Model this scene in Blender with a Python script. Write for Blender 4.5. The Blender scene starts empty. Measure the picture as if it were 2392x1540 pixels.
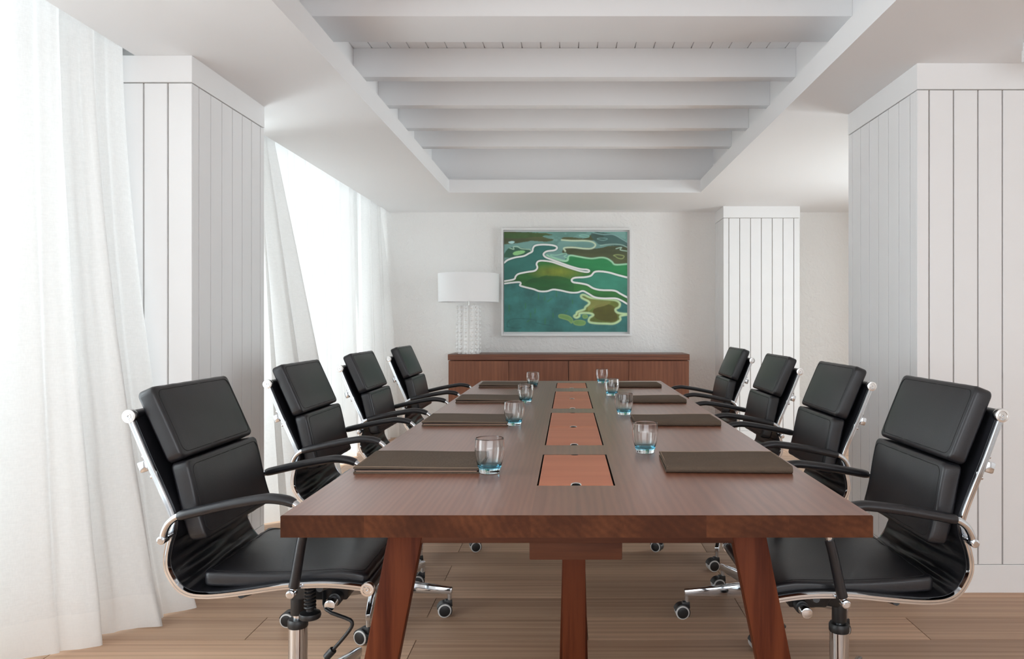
import bpy, bmesh, math, random
import numpy as np
from mathutils import Vector, Matrix, noise as mnoise
random.seed(7)
R = math.radians
S = bpy.context.scene
COL = S.collection

# ------------------------------------------------------------------ camera
cd = bpy.data.cameras.new('camera')
cam = bpy.data.objects.new('camera', cd); COL.objects.link(cam)
cam.location = (0, 0, 1.148)
cam.rotation_euler = (R(90), 0, 0)
cd.sensor_width = 36
cd.lens = 1727.5 * 36 / 2392
cd.shift_x = -132 / 2392
cd.shift_y = -17 / 2392
cd.clip_start = 0.05
S.camera = cam

# ------------------------------------------------------------------ world, daylight, exposure
w = bpy.data.worlds.new('sky'); S.world = w; w.use_nodes = True
bg = w.node_tree.nodes['Background']
bg.inputs['Color'].default_value = (0.93, 0.96, 1.0, 1)
bg.inputs['Strength'].default_value = 0.9
def area(name, loc, rot, sx, sy, power, col):
    l = bpy.data.lights.new(name, 'AREA'); l.shape = 'RECTANGLE'
    l.size = sx; l.size_y = sy; l.energy = power; l.color = col
    o = bpy.data.objects.new(name, l); COL.objects.link(o)
    o.location = loc; o.rotation_euler = rot
    return o
# daylight outside the windows of the left wall; right and rear lights are added fill
SKY = (0.87, 0.94, 1.0)
area('daylight_and_fill', (-2.75, 1.5, 1.3), (0, R(-90), 0), 2.2, 1.9, 30, SKY)
area('daylight_and_fill', (-2.75, 5.5, 1.3), (0, R(-90), 0), 2.3, 2.2, 46, SKY)
area('daylight_and_fill', (3.75, 5.0, 1.15), (0, R(90), 0), 1.9, 1.8, 31, SKY)  # added fill from the right, outside the made-up window
area('daylight_and_fill', (0.6, -2.6, 1.4), (R(90), 0, 0), 3.4, 2.0, 10.5, SKY)  # added fill from behind the camera, source unseen
S.view_settings.view_transform = 'Standard'
S.view_settings.look = 'None'
S.view_settings.exposure = 1.42
S.view_settings.gamma = 1.0
S.view_settings.use_curve_mapping = False
cy = S.cycles
cy.max_bounces = 14; cy.diffuse_bounces = 8; cy.glossy_bounces = 6
cy.transmission_bounces = 10; cy.transparent_max_bounces = 16
cy.sample_clamp_indirect = 8.0
cy.use_denoising = True

# ------------------------------------------------------------------ colours and materials
def lin(c):
    return tuple(((v / 255) / 12.92 if v / 255 <= 0.04045 else ((v / 255 + 0.055) / 1.055) ** 2.4) for v in c)
def c4(c): return (c[0], c[1], c[2], 1)

def newmat(name):
    m = bpy.data.materials.new(name); m.use_nodes = True
    nt = m.node_tree
    return m, nt, nt.nodes['Principled BSDF'], nt.nodes['Material Output']

def N(nt, typ, **kw):
    n = nt.nodes.new(typ)
    for k, v in kw.items():
        if k in n.inputs: n.inputs[k].default_value = v
        else: setattr(n, k, v)
    return n

def simple(name, col, rough=0.5, metal=0.0, bump=0.0, bscale=200, spec=0.5, var=0.0, vscale=3, coat=0.0):
    m, nt, b, out = newmat(name)
    b.inputs['Base Color'].default_value = c4(col)
    b.inputs['Roughness'].default_value = rough
    b.inputs['Metallic'].default_value = metal
    b.inputs['Specular IOR Level'].default_value = spec
    b.inputs['Coat Weight'].default_value = coat
    tc = N(nt, 'ShaderNodeTexCoord')
    if bump:
        nz = N(nt, 'ShaderNodeTexNoise', Scale=bscale, Detail=4.0)
        nt.links.new(tc.outputs['Object'], nz.inputs['Vector'])
        bp = N(nt, 'ShaderNodeBump', Strength=bump, Distance=0.004)
        nt.links.new(nz.outputs['Fac'], bp.inputs['Height'])
        nt.links.new(bp.outputs['Normal'], b.inputs['Normal'])
    if var:
        nz = N(nt, 'ShaderNodeTexNoise', Scale=vscale, Detail=5.0)
        nt.links.new(tc.outputs['Object'], nz.inputs['Vector'])
        mx = N(nt, 'ShaderNodeMix', data_type='RGBA')
        mx.inputs[6].default_value = c4([x * (1 - var) for x in col]); mx.inputs[7].default_value = c4([min(1, x * (1 + var)) for x in col])
        nt.links.new(nz.outputs['Fac'], mx.inputs[0])
        nt.links.new(mx.outputs[2], b.inputs['Base Color'])
    return m

def wood(name, dark, mid, light, axis='Y', rings=9.0, rough=0.38, tone=False, grain=60, spec=0.5, coat=0.0, fine=0.55, ringmix=0.5, tonek=0.5, stretch=0.07, dist=5.0, cloud=0.35, knots=False, cscale=2.6):
    """solid wood: growth rings running along one axis plus fine fibres stretched along it"""
    m, nt, b, out = newmat(name)
    L = nt.links.new
    tc = N(nt, 'ShaderNodeTexCoord')
    st = {'X': (stretch, 1, 1), 'Y': (1, stretch, 1), 'Z': (1, 1, stretch)}[axis]
    mp = N(nt, 'ShaderNodeMapping'); mp.inputs['Scale'].default_value = st
    L(tc.outputs['Object'], mp.inputs['Vector'])
    vec = mp.outputs['Vector']
    if tone:
        at = N(nt, 'ShaderNodeAttribute', attribute_name='tone')
        ad = N(nt, 'ShaderNodeVectorMath', operation='MULTIPLY_ADD')
        ad.inputs[1].default_value = (7.3, 3.1, 5.7)
        L(at.outputs['Color'], ad.inputs[0]); L(vec, ad.inputs[2]); vec = ad.outputs['Vector']
    wv = N(nt, 'ShaderNodeTexWave', wave_type='RINGS', rings_direction=axis, Scale=rings, Distortion=dist, Detail=3.0)
    wv.inputs['Detail Scale'].default_value = 1.6
    L(vec, wv.inputs['Vector'])
    fb = {'X': (0.05, 1, 1), 'Y': (1, 0.05, 1), 'Z': (1, 1, 0.05)}[axis]
    mp2 = N(nt, 'ShaderNodeMapping'); mp2.inputs['Scale'].default_value = fb
    L(vec if tone else tc.outputs['Object'], mp2.inputs['Vector'])
    nz = N(nt, 'ShaderNodeTexNoise', Scale=grain, Detail=6.0, Roughness=0.65)
    L(mp2.outputs['Vector'], nz.inputs['Vector'])
    bl = N(nt, 'ShaderNodeTexNoise', Scale=cscale, Detail=3.0)
    L(vec, bl.inputs['Vector'])
    mx = N(nt, 'ShaderNodeMath', operation='MULTIPLY_ADD'); mx.inputs[1].default_value = ringmix * 0.6; L(wv.outputs['Fac'], mx.inputs[0])
    m2 = N(nt, 'ShaderNodeMath', operation='MULTIPLY_ADD'); m2.inputs[1].default_value = fine; L(nz.outputs['Fac'], m2.inputs[0])
    m3 = N(nt, 'ShaderNodeMath', operation='MULTIPLY'); m3.inputs[1].default_value = cloud; L(bl.outputs['Fac'], m3.inputs[0])
    L(m3.outputs[0], m2.inputs[2]); L(m2.outputs[0], mx.inputs[2])
    rp = N(nt, 'ShaderNodeValToRGB')
    e = rp.color_ramp.elements
    e[0].position = 0.22; e[0].color = c4(dark); e[1].position = 0.85; e[1].color = c4(light)
    k = e.new(0.52); k.color = c4(mid)
    L(mx.outputs[0], rp.inputs['Fac'])
    src = rp.outputs['Color']
    if tone:
        sp = N(nt, 'ShaderNodeSeparateColor'); L(at.outputs['Color'], sp.inputs[0])
        mr = N(nt, 'ShaderNodeMapRange'); mr.inputs['To Min'].default_value = 1 - tonek / 2; mr.inputs['To Max'].default_value = 1 + tonek / 2
        L(sp.outputs[0], mr.inputs['Value'])
        vm = N(nt, 'ShaderNodeVectorMath', operation='SCALE'); L(src, vm.inputs[0]); L(mr.outputs['Result'], vm.inputs['Scale'])
        src = vm.outputs['Vector']
    if knots:
        mk = N(nt, 'ShaderNodeMapping'); mk.inputs['Scale'].default_value = (1.1, 5.5, 1); L(vec, mk.inputs['Vector'])
        vo = N(nt, 'ShaderNodeTexVoronoi', Scale=1.0, Randomness=1.0); L(mk.outputs['Vector'], vo.inputs['Vector'])
        kr = N(nt, 'ShaderNodeMapRange'); kr.inputs['From Min'].default_value = 0.03; kr.inputs['From Max'].default_value = 0.15
        kr.inputs['To Min'].default_value = 0.52; kr.inputs['To Max'].default_value = 1.0; L(vo.outputs['Distance'], kr.inputs['Value'])
        km = N(nt, 'ShaderNodeVectorMath', operation='SCALE'); L(src, km.inputs[0]); L(kr.outputs['Result'], km.inputs['Scale']); src = km.outputs['Vector']
    L(src, b.inputs['Base Color'])
    b.inputs['Roughness'].default_value = rough
    b.inputs['Specular IOR Level'].default_value = spec
    b.inputs['Coat Weight'].default_value = coat
    b.inputs['Coat Roughness'].default_value = 0.3
    bp = N(nt, 'ShaderNodeBump', Strength=0.12, Distance=0.002)
    L(nz.outputs['Fac'], bp.inputs['Height']); L(bp.outputs['Normal'], b.inputs['Normal'])
    return m

M = {}
M['white'] = simple('white_paint', (0.88, 0.88, 0.88), 0.55, var=0.015)
M['ceil'] = simple('ceiling_paint', (0.87, 0.872, 0.88), 0.6, var=0.01)
M['board'] = simple('painted_boards', (0.872, 0.874, 0.88), 0.5, var=0.02, vscale=6, bump=0.05, bscale=40)
M['groove'] = simple('groove_shade', (0.40, 0.35, 0.30), 0.8)
M['trimwhite'] = simple('white_lacquer', (0.82, 0.82, 0.82), 0.4)

# rough hand-trowelled plaster
def plaster():
    m, nt, b, out = newmat('rough_plaster'); L = nt.links.new
    b.inputs['Base Color'].default_value = (0.86, 0.85, 0.835, 1); b.inputs['Roughness'].default_value = 0.85
    tc = N(nt, 'ShaderNodeTexCoord')
    a = N(nt, 'ShaderNodeTexNoise', Scale=42.0, Detail=6.0, Roughness=0.6)
    c = N(nt, 'ShaderNodeTexNoise', Scale=7.0, Detail=4.0, Distortion=1.5)
    L(tc.outputs['Object'], a.inputs['Vector']); L(tc.outputs['Object'], c.inputs['Vector'])
    ad = N(nt, 'ShaderNodeMath', operation='MULTIPLY_ADD'); ad.inputs[1].default_value = 1.6
    L(c.outputs['Fac'], ad.inputs[0]); L(a.outputs['Fac'], ad.inputs[2])
    bp = N(nt, 'ShaderNodeBump', Strength=0.55, Distance=0.012)
    L(ad.outputs[0], bp.inputs['Height']); L(bp.outputs['Normal'], b.inputs['Normal'])
    return m
M['plaster'] = plaster()

def sheer(name, trans, tl, col):
    m, nt, b, out = newmat(name); L = nt.links.new
    nt.nodes.remove(b)
    tc = N(nt, 'ShaderNodeTexCoord')
    mp = N(nt, 'ShaderNodeMapping'); mp.inputs['Scale'].default_value = (1, 1, 0.25)
    mq = N(nt, 'ShaderNodeMapping'); mq.inputs['Scale'].default_value = (0.15, 0.15, 1)
    L(tc.outputs['Object'], mp.inputs['Vector']); L(tc.outputs['Object'], mq.inputs['Vector'])
    n1 = N(nt, 'ShaderNodeTexNoise', Scale=260.0, Detail=2.0); L(mp.outputs['Vector'], n1.inputs['Vector'])
    n2 = N(nt, 'ShaderNodeTexNoise', Scale=260.0, Detail=2.0); L(mq.outputs['Vector'], n2.inputs['Vector'])
    ad = N(nt, 'ShaderNodeMath', operation='ADD'); L(n1.outputs['Fac'], ad.inputs[0]); L(n2.outputs['Fac'], ad.inputs[1])
    mr = N(nt, 'ShaderNodeMapRange'); mr.inputs['From Min'].default_value = 0.7; mr.inputs['From Max'].default_value = 1.3
    mr.inputs['To Min'].default_value = trans * 0.5; mr.inputs['To Max'].default_value = trans * 1.5
    L(ad.outputs[0], mr.inputs['Value'])
    df = N(nt, 'ShaderNodeBsdfDiffuse', Color=c4(col))
    tr = N(nt, 'ShaderNodeBsdfTranslucent', Color=c4(col))
    tp = N(nt, 'ShaderNodeBsdfTransparent')
    m1 = N(nt, 'ShaderNodeMixShader', Fac=tl); L(df.outputs[0], m1.inputs[1]); L(tr.outputs[0], m1.inputs[2])
    m2 = N(nt, 'ShaderNodeMixShader'); L(mr.outputs['Result'], m2.inputs['Fac']); L(m1.outputs[0], m2.inputs[1]); L(tp.outputs[0], m2.inputs[2])
    L(m2.outputs[0], out.inputs['Surface'])
    return m
M['sheer'] = sheer('sheer_linen', 0.06, 0.40, (0.92, 0.92, 0.915))
M['dense'] = sheer('dense_sheer_linen', 0.010, 0.085, (0.92, 0.92, 0.915))
M['hem'] = sheer('linen_hem', 0.03, 0.4, (0.93, 0.925, 0.915))

def clear_pane():
    m, nt, b, out = newmat('window_glass'); L = nt.links.new
    nt.nodes.remove(b)
    tp = N(nt, 'ShaderNodeBsdfTransparent', Color=(0.97, 0.99, 0.98, 1)); gl = N(nt, 'ShaderNodeBsdfGlossy', Roughness=0.02)
    mx = N(nt, 'ShaderNodeMixShader', Fac=0.06); L(tp.outputs[0], mx.inputs[1]); L(gl.outputs[0], mx.inputs[2])
    L(mx.outputs[0], out.inputs['Surface'])
    return m
M['pane'] = clear_pane()

M['leather'] = simple('black_leather', (0.0115, 0.0115, 0.0145), 0.34, bump=0.10, bscale=420, spec=0.55)
M['stitch'] = simple('dark_thread', (0.006, 0.006, 0.007), 0.7)
M['chrome'] = simple('polished_chrome', (0.70, 0.735, 0.775), 0.07, metal=1.0)
M['satin'] = simple('satin_aluminium', (0.78, 0.77, 0.76), 0.22, metal=1.0)
M['plastic'] = simple('black_plastic', (0.012, 0.012, 0.013), 0.4)
M['tyre'] = simple('grey_tyre', (0.62, 0.61, 0.60), 0.5)
M['tablewood'] = wood('stained_oak', lin((86, 45, 31)), lin((124, 75, 56)), lin((148, 97, 75)), 'Y', 26.0, 0.29, tone=True, spec=0.5, tonek=0.3, coat=0.45, ringmix=0.24, fine=0.55, stretch=0.16, dist=3.5, cloud=.4)
M['edgewood'] = wood('stained_oak_end_grain', lin((42, 20, 10)), lin((70, 37, 21)), lin((104, 61, 36)), 'Y', 20.0, 0.5, tone=True, spec=0.14, tonek=0.6, ringmix=0.10, fine=0.35, cloud=.7, cscale=7.0)
M['legwood'] = wood('stained_oak_upright', lin((40, 15, 7)), lin((76, 33, 17)), lin((100, 50, 28)), 'Z', 16.0, 0.5, grain=90, fine=0.75, spec=0.12)
M['railwood'] = wood('stained_oak_crosswise', lin((46, 22, 14)), lin((74, 40, 27)), lin((94, 56, 38)), 'X', 16.0, 0.5, grain=70, spec=0.25)
M['walnut'] = wood('walnut_veneer', lin((62, 31, 18)), lin((104, 58, 37)), lin((130, 80, 54)), 'Z', 9.0, 0.42, grain=70, fine=0.6, ringmix=.16, cloud=.62, cscale=6.0)
M['walnuttop'] = wood('walnut_edge', lin((62, 31, 18)), lin((100, 56, 36)), lin((124, 76, 51)), 'X', 14.0, 0.38, grain=70)
M['lid'] = wood('reddish_beech_veneer', lin((166, 97, 70)), lin((186, 112, 82)), lin((200, 127, 95)), 'X', 3.0, 0.45, grain=40, fine=0.4, ringmix=.2, cloud=.5)
M['dark'] = simple('dark_recess', (0.006, 0.006, 0.006), 0.6)
M['floorwood'] = wood('wood_look_planks', lin((86, 65, 51)), lin((166, 132, 107)), lin((210, 175, 146)), 'X', 9.0, 0.5, tone=True, grain=95, fine=0.62, tonek=0.40, ringmix=0.16, cloud=0.62, cscale=5.0, knots=True)
M['grout'] = simple('pale_grout', lin((150, 128, 108)), 0.8)
M['suede'] = simple('brown_hide', lin((92, 78, 66)), 0.85, bump=0.5, bscale=160, var=0.14, vscale=22, spec=0.25)
M['lining'] = simple('dark_lining', lin((52, 36, 32)), 0.6)
M['pages'] = simple('paper', lin((196, 160, 138)), 0.8)
M['thread'] = simple('tan_thread', lin((150, 128, 108)), 0.8)
M['shade'] = simple('white_lampshade_fabric', (0.86, 0.86, 0.87), 0.8, bump=0.08, bscale=300)
M['ceramic'] = simple('matt_white_ceramic', (0.84, 0.84, 0.835), 0.35)
M['brass'] = simple('brushed_nickel', (0.7, 0.69, 0.67), 0.25, metal=1.0)

def tumbler_glass():
    """clear glass that is dyed blue in the lower wall"""
    m, nt, b, out = newmat('tumbler_glass'); L = nt.links.new
    nt.nodes.remove(b)
    tc = N(nt, 'ShaderNodeTexCoord'); sx = N(nt, 'ShaderNodeSeparateXYZ'); L(tc.outputs['Object'], sx.inputs[0])
    mr = N(nt, 'ShaderNodeMapRange'); mr.inputs['From Max'].default_value = 0.0915; L(sx.outputs['Z'], mr.inputs['Value'])
    rp = N(nt, 'ShaderNodeValToRGB'); e = rp.color_ramp.elements
    e[0].position = 0.0; e[0].color = (1, 1, 1, 1); e[1].position = 1.0; e[1].color = (1, 1, 1, 1)
    for p, c in ((0.10, (0.97, 0.99, 1, 1)), (0.15, (0.55, 0.87, 0.97, 1)), (0.25, (0.84, 0.96, 0.99, 1)), (0.37, (0.995, 1, 1, 1))):
        k = e.new(p); k.color = c
    L(mr.outputs['Result'], rp.inputs['Fac'])
    g = N(nt, 'ShaderNodeBsdfGlass', Roughness=0.0, IOR=1.47); L(rp.outputs['Color'], g.inputs['Color'])
    L(g.outputs[0], out.inputs['Surface'])
    return m
M['tumbler'] = tumbler_glass()

# ------------------------------------------------------------------ mesh helpers
def finish(name, bm, mats, parent=None, smooth=True, angle=38, tone=None):
    bmesh.ops.recalc_face_normals(bm, faces=bm.faces)
    me = bpy.data.meshes.new(name); bm.to_mesh(me); bm.free()
    for mm in (mats if isinstance(mats, (list, tuple)) else [mats]): me.materials.append(M[mm])
    if smooth:
        for p in me.polygons: p.use_smooth = True
        me.set_sharp_from_angle(angle=R(angle))
    o = bpy.data.objects.new(name, me); COL.objects.link(o)
    if parent: o.parent = parent
    return o

def empty(name, loc=(0, 0, 0), rz=0.0):
    o = bpy.data.objects.new(name, None); COL.objects.link(o)
    o.location = loc; o.rotation_euler = (0, 0, rz); o.empty_display_size = 0.1
    return o

def tag(o, label, cat, group=None):
    o['label'] = label; o['category'] = cat
    if group: o['group'] = group
    return o

def struct(o): o['kind'] = 'structure'; return o

def put(bm, tmp, mi=0, mat=None):
    """append the temporary bmesh tmp to bm"""
    if mat is not None: bmesh.ops.transform(tmp, matrix=mat, verts=tmp.verts)
    vm = {}
    for v in tmp.verts: vm[v] = bm.verts.new(v.co)
    fs = []
    for f in tmp.faces:
        nf = bm.faces.new([vm[v] for v in f.verts]); nf.material_index = mi; fs.append(nf)
    tmp.free()
    return fs

def box(bm, x0, x1, y0, y1, z0, z1, bev=0.0, mi=0, seg=2, mat=None):
    t = bmesh.new(); bmesh.ops.create_cube(t, size=1)
    for v in t.verts:
        v.co = Vector(((x0 + x1) / 2 + v.co.x * (x1 - x0), (y0 + y1) / 2 + v.co.y * (y1 - y0), (z0 + z1) / 2 + v.co.z * (z1 - z0)))
    if bev: bmesh.ops.bevel(t, geom=t.edges[:], offset=bev, segments=seg, profile=0.5, affect='EDGES')
    return put(bm, t, mi, mat)

def hexa(bm, bot, top, bev=0.0, mi=0):
    """a block from four bottom and four top corners"""
    t = bmesh.new()
    b = [t.verts.new(p) for p in bot]; u = [t.verts.new(p) for p in top]
    t.faces.new(b[::-1]); t.faces.new(u)
    for i in range(4): t.faces.new((b[i], b[(i + 1) % 4], u[(i + 1) % 4], u[i]))
    bmesh.ops.recalc_face_normals(t, faces=t.faces)
    if bev: bmesh.ops.bevel(t, geom=t.edges[:], offset=bev, segments=2, profile=0.5, affect='EDGES')
    return put(bm, t, mi)

def smoothpath(pts, n=6, closed=False):
    P = [Vector(p) for p in pts]; out = []
    m = len(P)
    for i in range(m if closed else m - 1):
        p1, p2 = P[i], P[(i + 1) % m]
        p0 = P[i - 1] if (i > 0 or closed) else p1 * 2 - p2
        p3 = P[(i + 2) % m] if (i + 2 < m or closed) else p2 * 2 - p1
        for k in range(n):
            t = k / n
            out.append(0.5 * ((2 * p1) + (p2 - p0) * t + (2 * p0 - 5 * p1 + 4 * p2 - p3) * t * t + (3 * p1 - p0 - 3 * p2 + p3) * t ** 3))
    if not closed: out.append(P[-1].copy())
    return out

def ell(a, b, n=12): return [(a * math.cos(2 * math.pi * i / n), b * math.sin(2 * math.pi * i / n)) for i in range(n)]

def sweep(bm, path, sec, mi=0, B=None, closed=False, scale=None, caps=True):
    """sweep a section (offsets along the normal and the binormal) along a path; B fixes the binormal of a planar path"""
    n = len(path); rings = []
    prevN = None
    for i, p in enumerate(path):
        if closed: T = (path[(i + 1) % n] - path[i - 1]).normalized()
        else: T = (path[min(i + 1, n - 1)] - path[max(i - 1, 0)]).normalized()
        if B is not None: b = B; nn = T.cross(b).normalized()
        else:
            if prevN is None:
                a = Vector((0, 0, 1)) if abs(T.z) < 0.9 else Vector((1, 0, 0))
                nn = (a - T * a.dot(T)).normalized()
            else: nn = (prevN - T * prevN.dot(T)).normalized()
            prevN = nn; b = T.cross(nn)
        s = scale(i / max(1, n - 1)) if scale else 1.0
        rings.append([bm.verts.new(p + nn * (u * s) + b * (v * s)) for u, v in sec])
    m = len(sec)
    for i in range(n if closed else n - 1):
        r0, r1 = rings[i], rings[(i + 1) % n]
        for j in range(m):
            f = bm.faces.new((r0[j], r0[(j + 1) % m], r1[(j + 1) % m], r1[j])); f.material_index = mi
    if caps and not closed:
        f = bm.faces.new(rings[0][::-1]); f.material_index = mi
        f = bm.faces.new(rings[-1]); f.material_index = mi

def tube(bm, pts, r, mi=0, n=10, smooth=0, closed=False, scale=None):
    path = smoothpath(pts, smooth, closed) if smooth else [Vector(p) for p in pts]
    sweep(bm, path, ell(r, r, n), mi, None, closed, scale)

def lathe(bm, prof, n=32, mi=0, mat=None, capb=True, capt=True):
    """revolve (r, z) about the local z axis"""
    t = bmesh.new(); rings = []
    for r, z in prof:
        rings.append([t.verts.new((r * math.cos(2 * math.pi * k / n), r * math.sin(2 * math.pi * k / n), z)) for k in range(n)])
    for i in range(len(prof) - 1):
        for k in range(n): t.faces.new((rings[i][k], rings[i][(k + 1) % n], rings[i + 1][(k + 1) % n], rings[i + 1][k]))
    if capb and prof[0][0] > 1e-6: t.faces.new(rings[0][::-1])
    if capt and prof[-1][0] > 1e-6: t.faces.new(rings[-1])
    return put(bm, t, mi, mat)

def along(p, d):
    """a matrix that carries the z axis onto the direction d at p"""
    return Matrix.Translation(p) @ Vector(d).to_track_quat('Z', 'Y').to_matrix().to_4x4()

def cyl(bm, p0, p1, r, mi=0, n=20, bev=0.0):
    p0, p1 = Vector(p0), Vector(p1); h = (p1 - p0).length
    pr = [(r, 0), (r, h)] if not bev else [(r - bev, 0), (r - bev * .3, bev * .3), (r, bev), (r, h - bev), (r - bev * .3, h - bev * .3), (r - bev, h)]
    lathe(bm, pr, n, mi, along(p0, p1 - p0))

def settone(o, fn):
    """store a per-face tone (one value per plank) for the wood"""
    me = o.data; a = me.color_attributes.new('tone', 'FLOAT_COLOR', 'CORNER')
    for p in me.polygons:
        v = fn(p.center)
        for li in p.loop_indices: a.data[li].color = v
def rnd4(key):
    r = random.Random(str(key)); return (r.random(), r.random(), r.random(), 1)

# ------------------------------------------------------------------ the room
ZC = 2.247            # underside of the lowered ceiling
XL, XR, YB, YF = -2.25, 3.3, 7.4, -2.0
# floor of long wood-look planks laid across the room
bm = bmesh.new()
PW, PL = 0.203, 1.24
planks = {}
k0 = math.floor((YF - 2.673) / PW)
y = 2.673 + k0 * PW; k = k0
g = 0.0016
tones = []
while y < YB + 0.1:
    x = (-0.55 if k % 2 else 0.07) - 3 * PL
    while x < XR + 0.2:
        xa, xb = max(x, XL - .3), min(x + PL, XR + .1)
        if xb > xa:
            vs = [bm.verts.new(p) for p in ((xa + g, y + g, 0), (xb - g, y + g, 0), (xb - g, y + PW - g, 0), (xa + g, y + PW - g, 0))]
            bm.faces.new(vs)
            lo = [bm.verts.new((v.co.x, v.co.y, -0.004)) for v in vs]
            for i in range(4): bm.faces.new((vs[i], lo[i], lo[(i + 1) % 4], vs[(i + 1) % 4]))
        x += PL
    y += PW; k += 1
vs = [bm.verts.new(p) for p in ((XL - .3, YF - .2, -.0025), (XR + .1, YF - .2, -.0025), (XR + .1, YB + .3, -.0025), (XL - .3, YB + .3, -.0025))]
f = bm.faces.new(vs); f.material_index = 1
fl = struct(finish('floor', bm, ['floorwood', 'grout'], smooth=False))
def ftone(c):
    kk = math.floor((c.y - 2.673) / PW + 1e-4)
    jj = math.floor((c.x - (-0.55 if kk % 2 else 0.07)) / PL)
    return rnd4(('p', kk, jj))
settone(fl, ftone)

# walls
def wall(name, boxes, mat='plaster'):
    bm = bmesh.new()
    for b in boxes: box(bm, *b)
    return struct(finish(name, bm, mat, smooth=False))
wall('wall_back', [(XL - .3, XR + .2, YB, YB + .15, -.01, 2.7)])
W3 = (4.15, 5.9)  # opening made up to let in the fill from the right
wall('wall_right', [(XR, XR + .15, YF - .15, W3[0], -.01, 2.7), (XR, XR + .15, W3[1], YB, -.01, 2.7), (XR, XR + .15, *W3, -.01, .1), (XR, XR + .15, *W3, 2.1, 2.7)])
wall('wall_front', [(XL - .3, -1.2, YF - .15, YF, -.01, 2.7), (2.4, XR + .2, YF - .15, YF, -.01, 2.7), (-1.2, 2.4, YF - .15, YF, -.01, .4), (-1.2, 2.4, YF - .15, YF, 2.2, 2.7)], 'white')  # rear opening is made up to let the fill light in
W1, W2 = (-1.5, 2.45), (4.20, 6.55)
wall('wall_left', [(XL - .2, XL, YF, W1[0], -.01, 2.7), (XL - .2, XL, W1[1], W2[0], -.01, 2.7), (XL - .2, XL, W2[1], YB, -.01, 2.7),
                   (XL - .2, XL, W1[0], W1[1], -.01, .06), (XL - .2, XL, W2[0], W2[1], -.01, .06),
                   (XL - .2, XL, W1[0], W1[1], 2.32, 2.7), (XL - .2, XL, W2[0], W2[1], 2.32, 2.7)], 'white')
def window(name, ya, yb, n, xm=XL - .1, za=.06, zt=2.32):
    bm = bmesh.new(); d = (xm - .03, xm + .03)
    box(bm, *d, ya, yb, za, za + .06); box(bm, *d, ya, yb, zt - .06, zt)
    for i in range(n + 1):
        yy = ya + (yb - ya - .06) * i / n
        box(bm, *d, yy, yy + .06, za + .06, zt - .06)
    o = struct(finish(name, bm, 'trimwhite', smooth=False))
    bm = bmesh.new(); box(bm, xm - .003, xm + .003, ya + .03, yb - .03, za + .03, zt - .03)
    finish('pane', bm, 'pane', o, smooth=False)
window('window_1', *W1, 4)
window('window_2', *W2, 4)
window('window_added', *W3, 2, XR + .08, .1, 2.1)  # unseen window, added to brighten the far right of the room

# lowered ceiling around the recessed well, well sides, curtain pocket
LX, RX, FY, NY = -1.013, 1.118, 6.266, -1.2
ZT = 2.356
bm = bmesh.new()
box(bm, -1.785, LX, YF - .1, YB, ZC, ZT)
box(bm, RX, XR, YF - .1, YB, ZC, ZT)
box(bm, LX, RX, FY, YB, ZC, ZT)
box(bm, LX, RX, YF - .1, NY, ZC, ZT)
box(bm, -1.785, -1.187, YF - .1, YB, ZT, 2.8)
box(bm, 1.255, XR, YF - .1, YB, ZT, 2.8)
box(bm, -1.187, 1.255, 6.42, YB, ZT, 2.8)
box(bm, -1.187, 1.255, YF - .1, NY - .05, ZT, 2.8)
box(bm, XL, -1.785, YF - .1, YB, 2.47, 2.8)
struct(finish('ceiling', bm, 'ceil', smooth=False))
bm = bmesh.new()
x = -1.187
while x < 1.25:
    box(bm, x + .003, min(x + .101, 1.255), NY - .05, 6.42, 2.66, 2.69); x += .1035
box(bm, -1.187, 1.255, NY - .05, 6.42, 2.669, 2.8)
struct(finish('ceiling_boards', bm, 'ceil', smooth=False))
def beam(y0, y1):
    bm = bmesh.new(); box(bm, -1.187, 1.255, y0, y1, 2.50, 2.66, .003)
    struct(finish('ceiling_beam', bm, 'ceil'))
beam(3.266, 3.570)
for yy in (4.076, 4.607, 5.150, 5.690, 2.45, 1.91, 1.37): beam(yy, yy + .078)

# boarded pillars
def pillar(name, x0, x1, y0, y1, fx, sy, side, base=True):
    """painted tongue-and-groove pillar; fx: board joints of the face towards the room's front, sy: of the side face, side: -1 left face, +1 right face"""
    zb0, zb1, d, gp = .118, 2.137, .012, .003
    bm = bmesh.new()
    box(bm, x0 + d, x1 - d, y0 + d, y1 - .0, 0, ZC)
    core = struct(finish(name, bm, 'groove', smooth=False))
    bm = bmesh.new()
    e = [x0] + list(fx) + [x1]
    for a, b in zip(e[:-1], e[1:]):
        box(bm, a + (gp if a != x0 else 0), b - (gp if b != x1 else 0), y0, y0 + d, zb0 + .002, zb1 - .004, .0012, seg=1)
    xs = (x0, x0 + d) if side < 0 else (x1 - d, x1)
    e = [y0 + d] + list(sy) + [y1]
    for a, b in zip(e[:-1], e[1:]):
        box(bm, *xs, a + (gp if a != y0 + d else 0), b - (gp if b != y1 else 0), zb0 + .002, zb1 - .004, .0012, seg=1)
    finish('board_cladding', bm, 'board', core)
    bm = bmesh.new()
    box(bm, x0 - .002, x1 + .002, y0 - .003, y1, zb1, ZC, .0015, seg=1)
    finish('header_band', bm, 'board', core)
    bm = bmesh.new()
    box(bm, x0 - .002, x1 + .002, y0 - .003, y1, 0, zb0, .0015, seg=1)
    finish('skirting', bm, 'board', core)
    return core
fr = lambda a, s, n: [a + s * i for i in range(n)]
pillar('pillar', 1.480, 2.32, 3.138, 3.91, fr(1.531, .1036, 8), fr(3.206, .1085, 7), -1)
pillar('pillar', -2.25, -1.552, 3.047, 3.771, fr(-2.151, .1, 6), fr(3.107, .103, 7), 1)
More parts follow.
